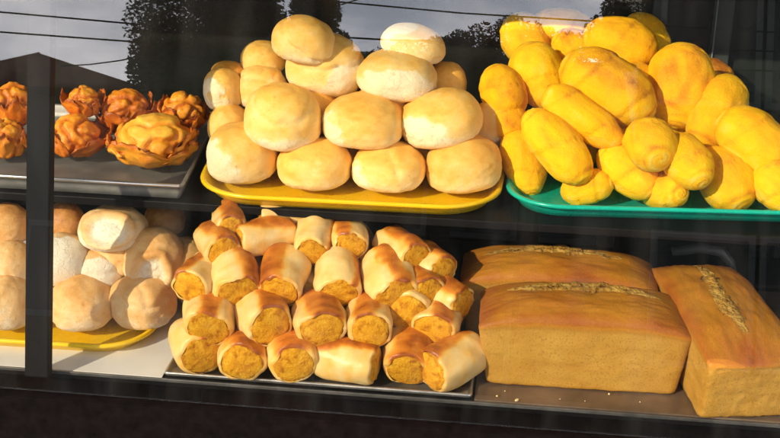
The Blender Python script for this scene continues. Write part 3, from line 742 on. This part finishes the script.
def facade(name, x0, x1, Y, top, depth, mat, label, wins=(), door=None, roof=None):
    root = empty(name, ((x0+x1)/2, Y, GZ-.13)); o_ = Vector(root.location)
    lo = Vector((x0, Y-depth, GZ-.13))-o_; hi = Vector((x1, Y, top))-o_
    box('wall', lo, hi, mat, root)
    for (u, v, w_, h_) in wins:
        cx = x0+(x1-x0)*u; cz = GZ+(top-GZ)*v
        f = box('window', Vector((cx-w_/2-.06, Y+.003, cz-h_/2-.06))-o_, Vector((cx+w_/2+.06, Y+.06, cz+h_/2+.06))-o_, M_FRAME, root)
        box('pane', Vector((cx-w_/2, Y+.0625, cz-h_/2))-o_, Vector((cx+w_/2, Y+.07, cz+h_/2))-o_, M_GLASSD, f)
    if door:
        u, w_, h_ = door; cx = x0+(x1-x0)*u
        box('door', Vector((cx-w_/2, Y+.003, GZ-.12))-o_, Vector((cx+w_/2, Y+.05, GZ-.12+h_))-o_, M_BROWN, root)
    if roof:      # gable towards the street: list of outline points (x, z) above the wall
        bm = bmesh.new(); a_ = [bm.verts.new(Vector((x, Y+.25, z))-o_) for x, z in roof]; b_ = [bm.verts.new(Vector((x, Y-depth, z))-o_) for x, z in roof]
        n_ = len(roof)
        for i in range(n_): bm.faces.new((a_[i], a_[(i+1)%n_], b_[(i+1)%n_], b_[i]))
        bm.faces.new(a_); bm.faces.new(b_[::-1])
        link('roof', bm_mesh('roof', bm), M_BRICK, root, smooth=False)
    else:
        box('parapet', Vector((x0-.05, Y-.3, top+.002))-o_, Vector((x1+.05, Y+.08, top+.16))-o_, M_FRAME if mat is M_FAC2 else M_FAC, root)
    tag(root, label, 'building'); return root
pk, er = mir_y(48, 60, -10), mir_y(168, 99, -10)
el = pk.x-(er.x-pk.x)
hz = er.z
facade('gabled_house', el+.25, er.x-.25, -10, hz-.02, 6, M_FAC, 'low house with a red gable roof reflected at the upper left of the pane', [(.3,.5,.7,.8),(.7,.5,.7,.8)], (.5,.8,2.0), [(el, hz), (er.x, hz), (pk.x, pk.z), (pk.x-.0, pk.z+.01)])
a_, b_ = mir_y(168, 101, -10.5), mir_y(400, 101, -10.5)
facade('low_shop', a_.x+.1, b_.x, -10.5, a_.z, 5, M_FAC, 'long low grey shop reflected between the gabled house and the taller block', [(.2,.5,1.0,.9),(.8,.5,1.0,.9)], (.5,1.0,2.1))
a_, b_ = mir_y(338, 66, -12), mir_y(636, 60, -12)
facade('flat_roofed_block', a_.x, b_.x, -12, a_.z, 6, M_FAC2, 'dark flat roofed block reflected above the pale buns', [(.2,.3,.8,1),(.5,.3,.8,1),(.8,.3,.8,1),(.2,.7,.8,1),(.5,.7,.8,1),(.8,.7,.8,1)], (.35,.9,2.1))
a_, b_ = mir_y(642, 0, -9.8), mir_y(1000, 0, -9.8)
facade('tall_dark_building', a_.x, b_.x, -9.8, 5.2, 7, M_FAC2, 'tall dark building reflected behind the bright yellow rolls', [(.2,.3,.8,1.1),(.5,.3,.8,1.1),(.2,.7,.8,1.1),(.5,.7,.8,1.1),(.8,.7,.8,1.1)], (.8,1,2.2))
a_, b_ = mir_y(-260, 84, -10.2), mir_y(-40, 84, -10.2)
facade('low_shed', a_.x, el-.1, -10.2, a_.z, 5, M_FAC2, 'low green shed reflected at the far left edge of the pane', [(.5,.55,.9,.8)], (.8,.9,2.0))
# utility poles and cables
M_CABLE = plain('cable_rubber', (.012,.012,.014), .6)
M_WOOD = plain('weathered_pole', (.12,.09,.07), .85)
def cable(pts, label, rad=.009, sag=.15):
    P = [mir_y(x, y, Y) for x, y, Y in pts]; out_ = []
    for i in range(len(P)-1):
        for k in range(12): t = k/12; out_.append(P[i].lerp(P[i+1], t))
    out_.append(P[-1])
    o = link('power_cable', tube_mesh('cable', out_, rad, 6), M_CABLE); tag(o, label, 'cable', 'power cables over the street')
cable([(-420,-28,-9),(0,12,-9),(180,28,-9),(390,40,-9),(900,55,-9)], 'upper black power cable crossing the reflected sky')
cable([(-420,8,-9),(0,32,-9),(178,45,-9),(500,62,-9),(900,75,-9)], 'second black power cable running below the upper one')
cable([(60,66,-9.3),(90,64.5,-9.3),(120,60.5,-9.3),(150,54,-9.3),(178,49,-9.3),(260,30,-9.3),(420,-20,-9.3)], 'thin sagging service cable rising to the right', .007)
cable([(240,-12,-9),(330,1,-9),(460,13,-9),(900,40,-9)], 'cable at the top of the reflected sky, above the pale buns', .008)
for k, px in enumerate((-420, 900)):
    b_ = mir_y(px, 20, -9)
    root = empty('utility_pole', (b_.x, -9, GZ-.125))
    link('pole', tube_mesh('pole', [(0, 0, 0), (0, 0, 3), (0, 0, b_.z+1.6)], [.13, .11, .09], 12), M_WOOD, root)
    box('crossarm', (-.06, -.6, b_.z+.9), (.06, .6, b_.z+1.0), M_WOOD, root)
    tag(root, ['wooden utility pole at the left end of the cables', 'wooden utility pole at the right end of the cables'][k], 'utility pole', 'utility poles across the street')
# trees; the first two are added stand-ins for a dark reflected silhouette
M_LEAF = plain('dark_leaves', (.035,.045,.018), .55, nv=.5, nscale=3)
M_BARK = plain('bark', (.09,.065,.045), .9)
def tree(c, rad, n, label, seed, sx=1.0):
    rnd = random.Random(seed); root = empty('leafy_tree', (c.x, c.y, GZ-.13)); H = c.z-GZ+.13
    tr_ = [(0, 0, 0), (.04, .02, H*.4), (-.03, 0, H*.7), (0, 0, H)]
    t_ = link('trunk', tube_mesh('trunk', tr_, [.13, .10, .08, .03], 10), M_BARK, root)
    bm = bmesh.new(); cl = []
    for k in range(26):
        d = Vector((rnd.gauss(0, 1), rnd.gauss(0, 1), rnd.gauss(0, .9))).normalized()*rad*rnd.uniform(.25, .9); cl.append((d, rad*rnd.uniform(.18, .36)))
    for k in range(9):
        e = cl[k][0]; s_ = Vector((0, 0, -rad*.5)); link('limb', tube_mesh('limb', [s_+Vector((0, 0, H)), (s_+e)*.5+Vector((0, 0, H+.05)), e+Vector((0, 0, H))], [.05, .03, .01], 6), M_BARK, t_)
    for k in range(n):
        c0, r0 = rnd.choice(cl); p = c0 + Vector((rnd.gauss(0, 1), rnd.gauss(0, 1), rnd.gauss(0, 1))).normalized()*r0*1.15*rnd.random()**.4 + Vector((0, 0, H))
        q = Matrix.Rotation(rnd.uniform(0, 6.28), 3, Vector((rnd.gauss(0, 1), rnd.gauss(0, 1), rnd.gauss(0, 1))).normalized()); l = rnd.uniform(.014, .028)*sx
        vs = [bm.verts.new(p+q@Vector(v)*l) for v in ((-1, 0, 0), (0, -.42, .1), (1, 0, 0), (0, .42, .1))]; bm.faces.new(vs)
    me = bpy.data.meshes.new('crown'); bm.to_mesh(me); bm.free(); link('crown', me, M_LEAF, root)
    tag(root, label, 'tree')
tree(mir_y(246, 40, -8.2), .92, 90000, 'leafy tree added as a dark silhouette reflected behind the left of the pale buns', 3, 1.15)
tree(mir_y(206, 92, -8.6), .50, 20000, 'lower tree added to widen the dark silhouette reflected beside the orange pastries', 9)
tree(mir_y(352, 92, -9.0), .42, 16000, 'small dark tree reflected at the corner of the flat roofed block', 11)
tree(mir_y(452, 70, -9.0), .50, 24000, 'middle sized dark tree reflected between the two upper piles', 5)
tree(mir_y(540, 66, -10.5), .60, 24000, 'dark tree reflected behind the left of the yellow pile', 6)
tree(mir_y(618, 36, -9.0), .40, 14000, 'small dark tree reflected at the top, above the yellow rolls', 4)
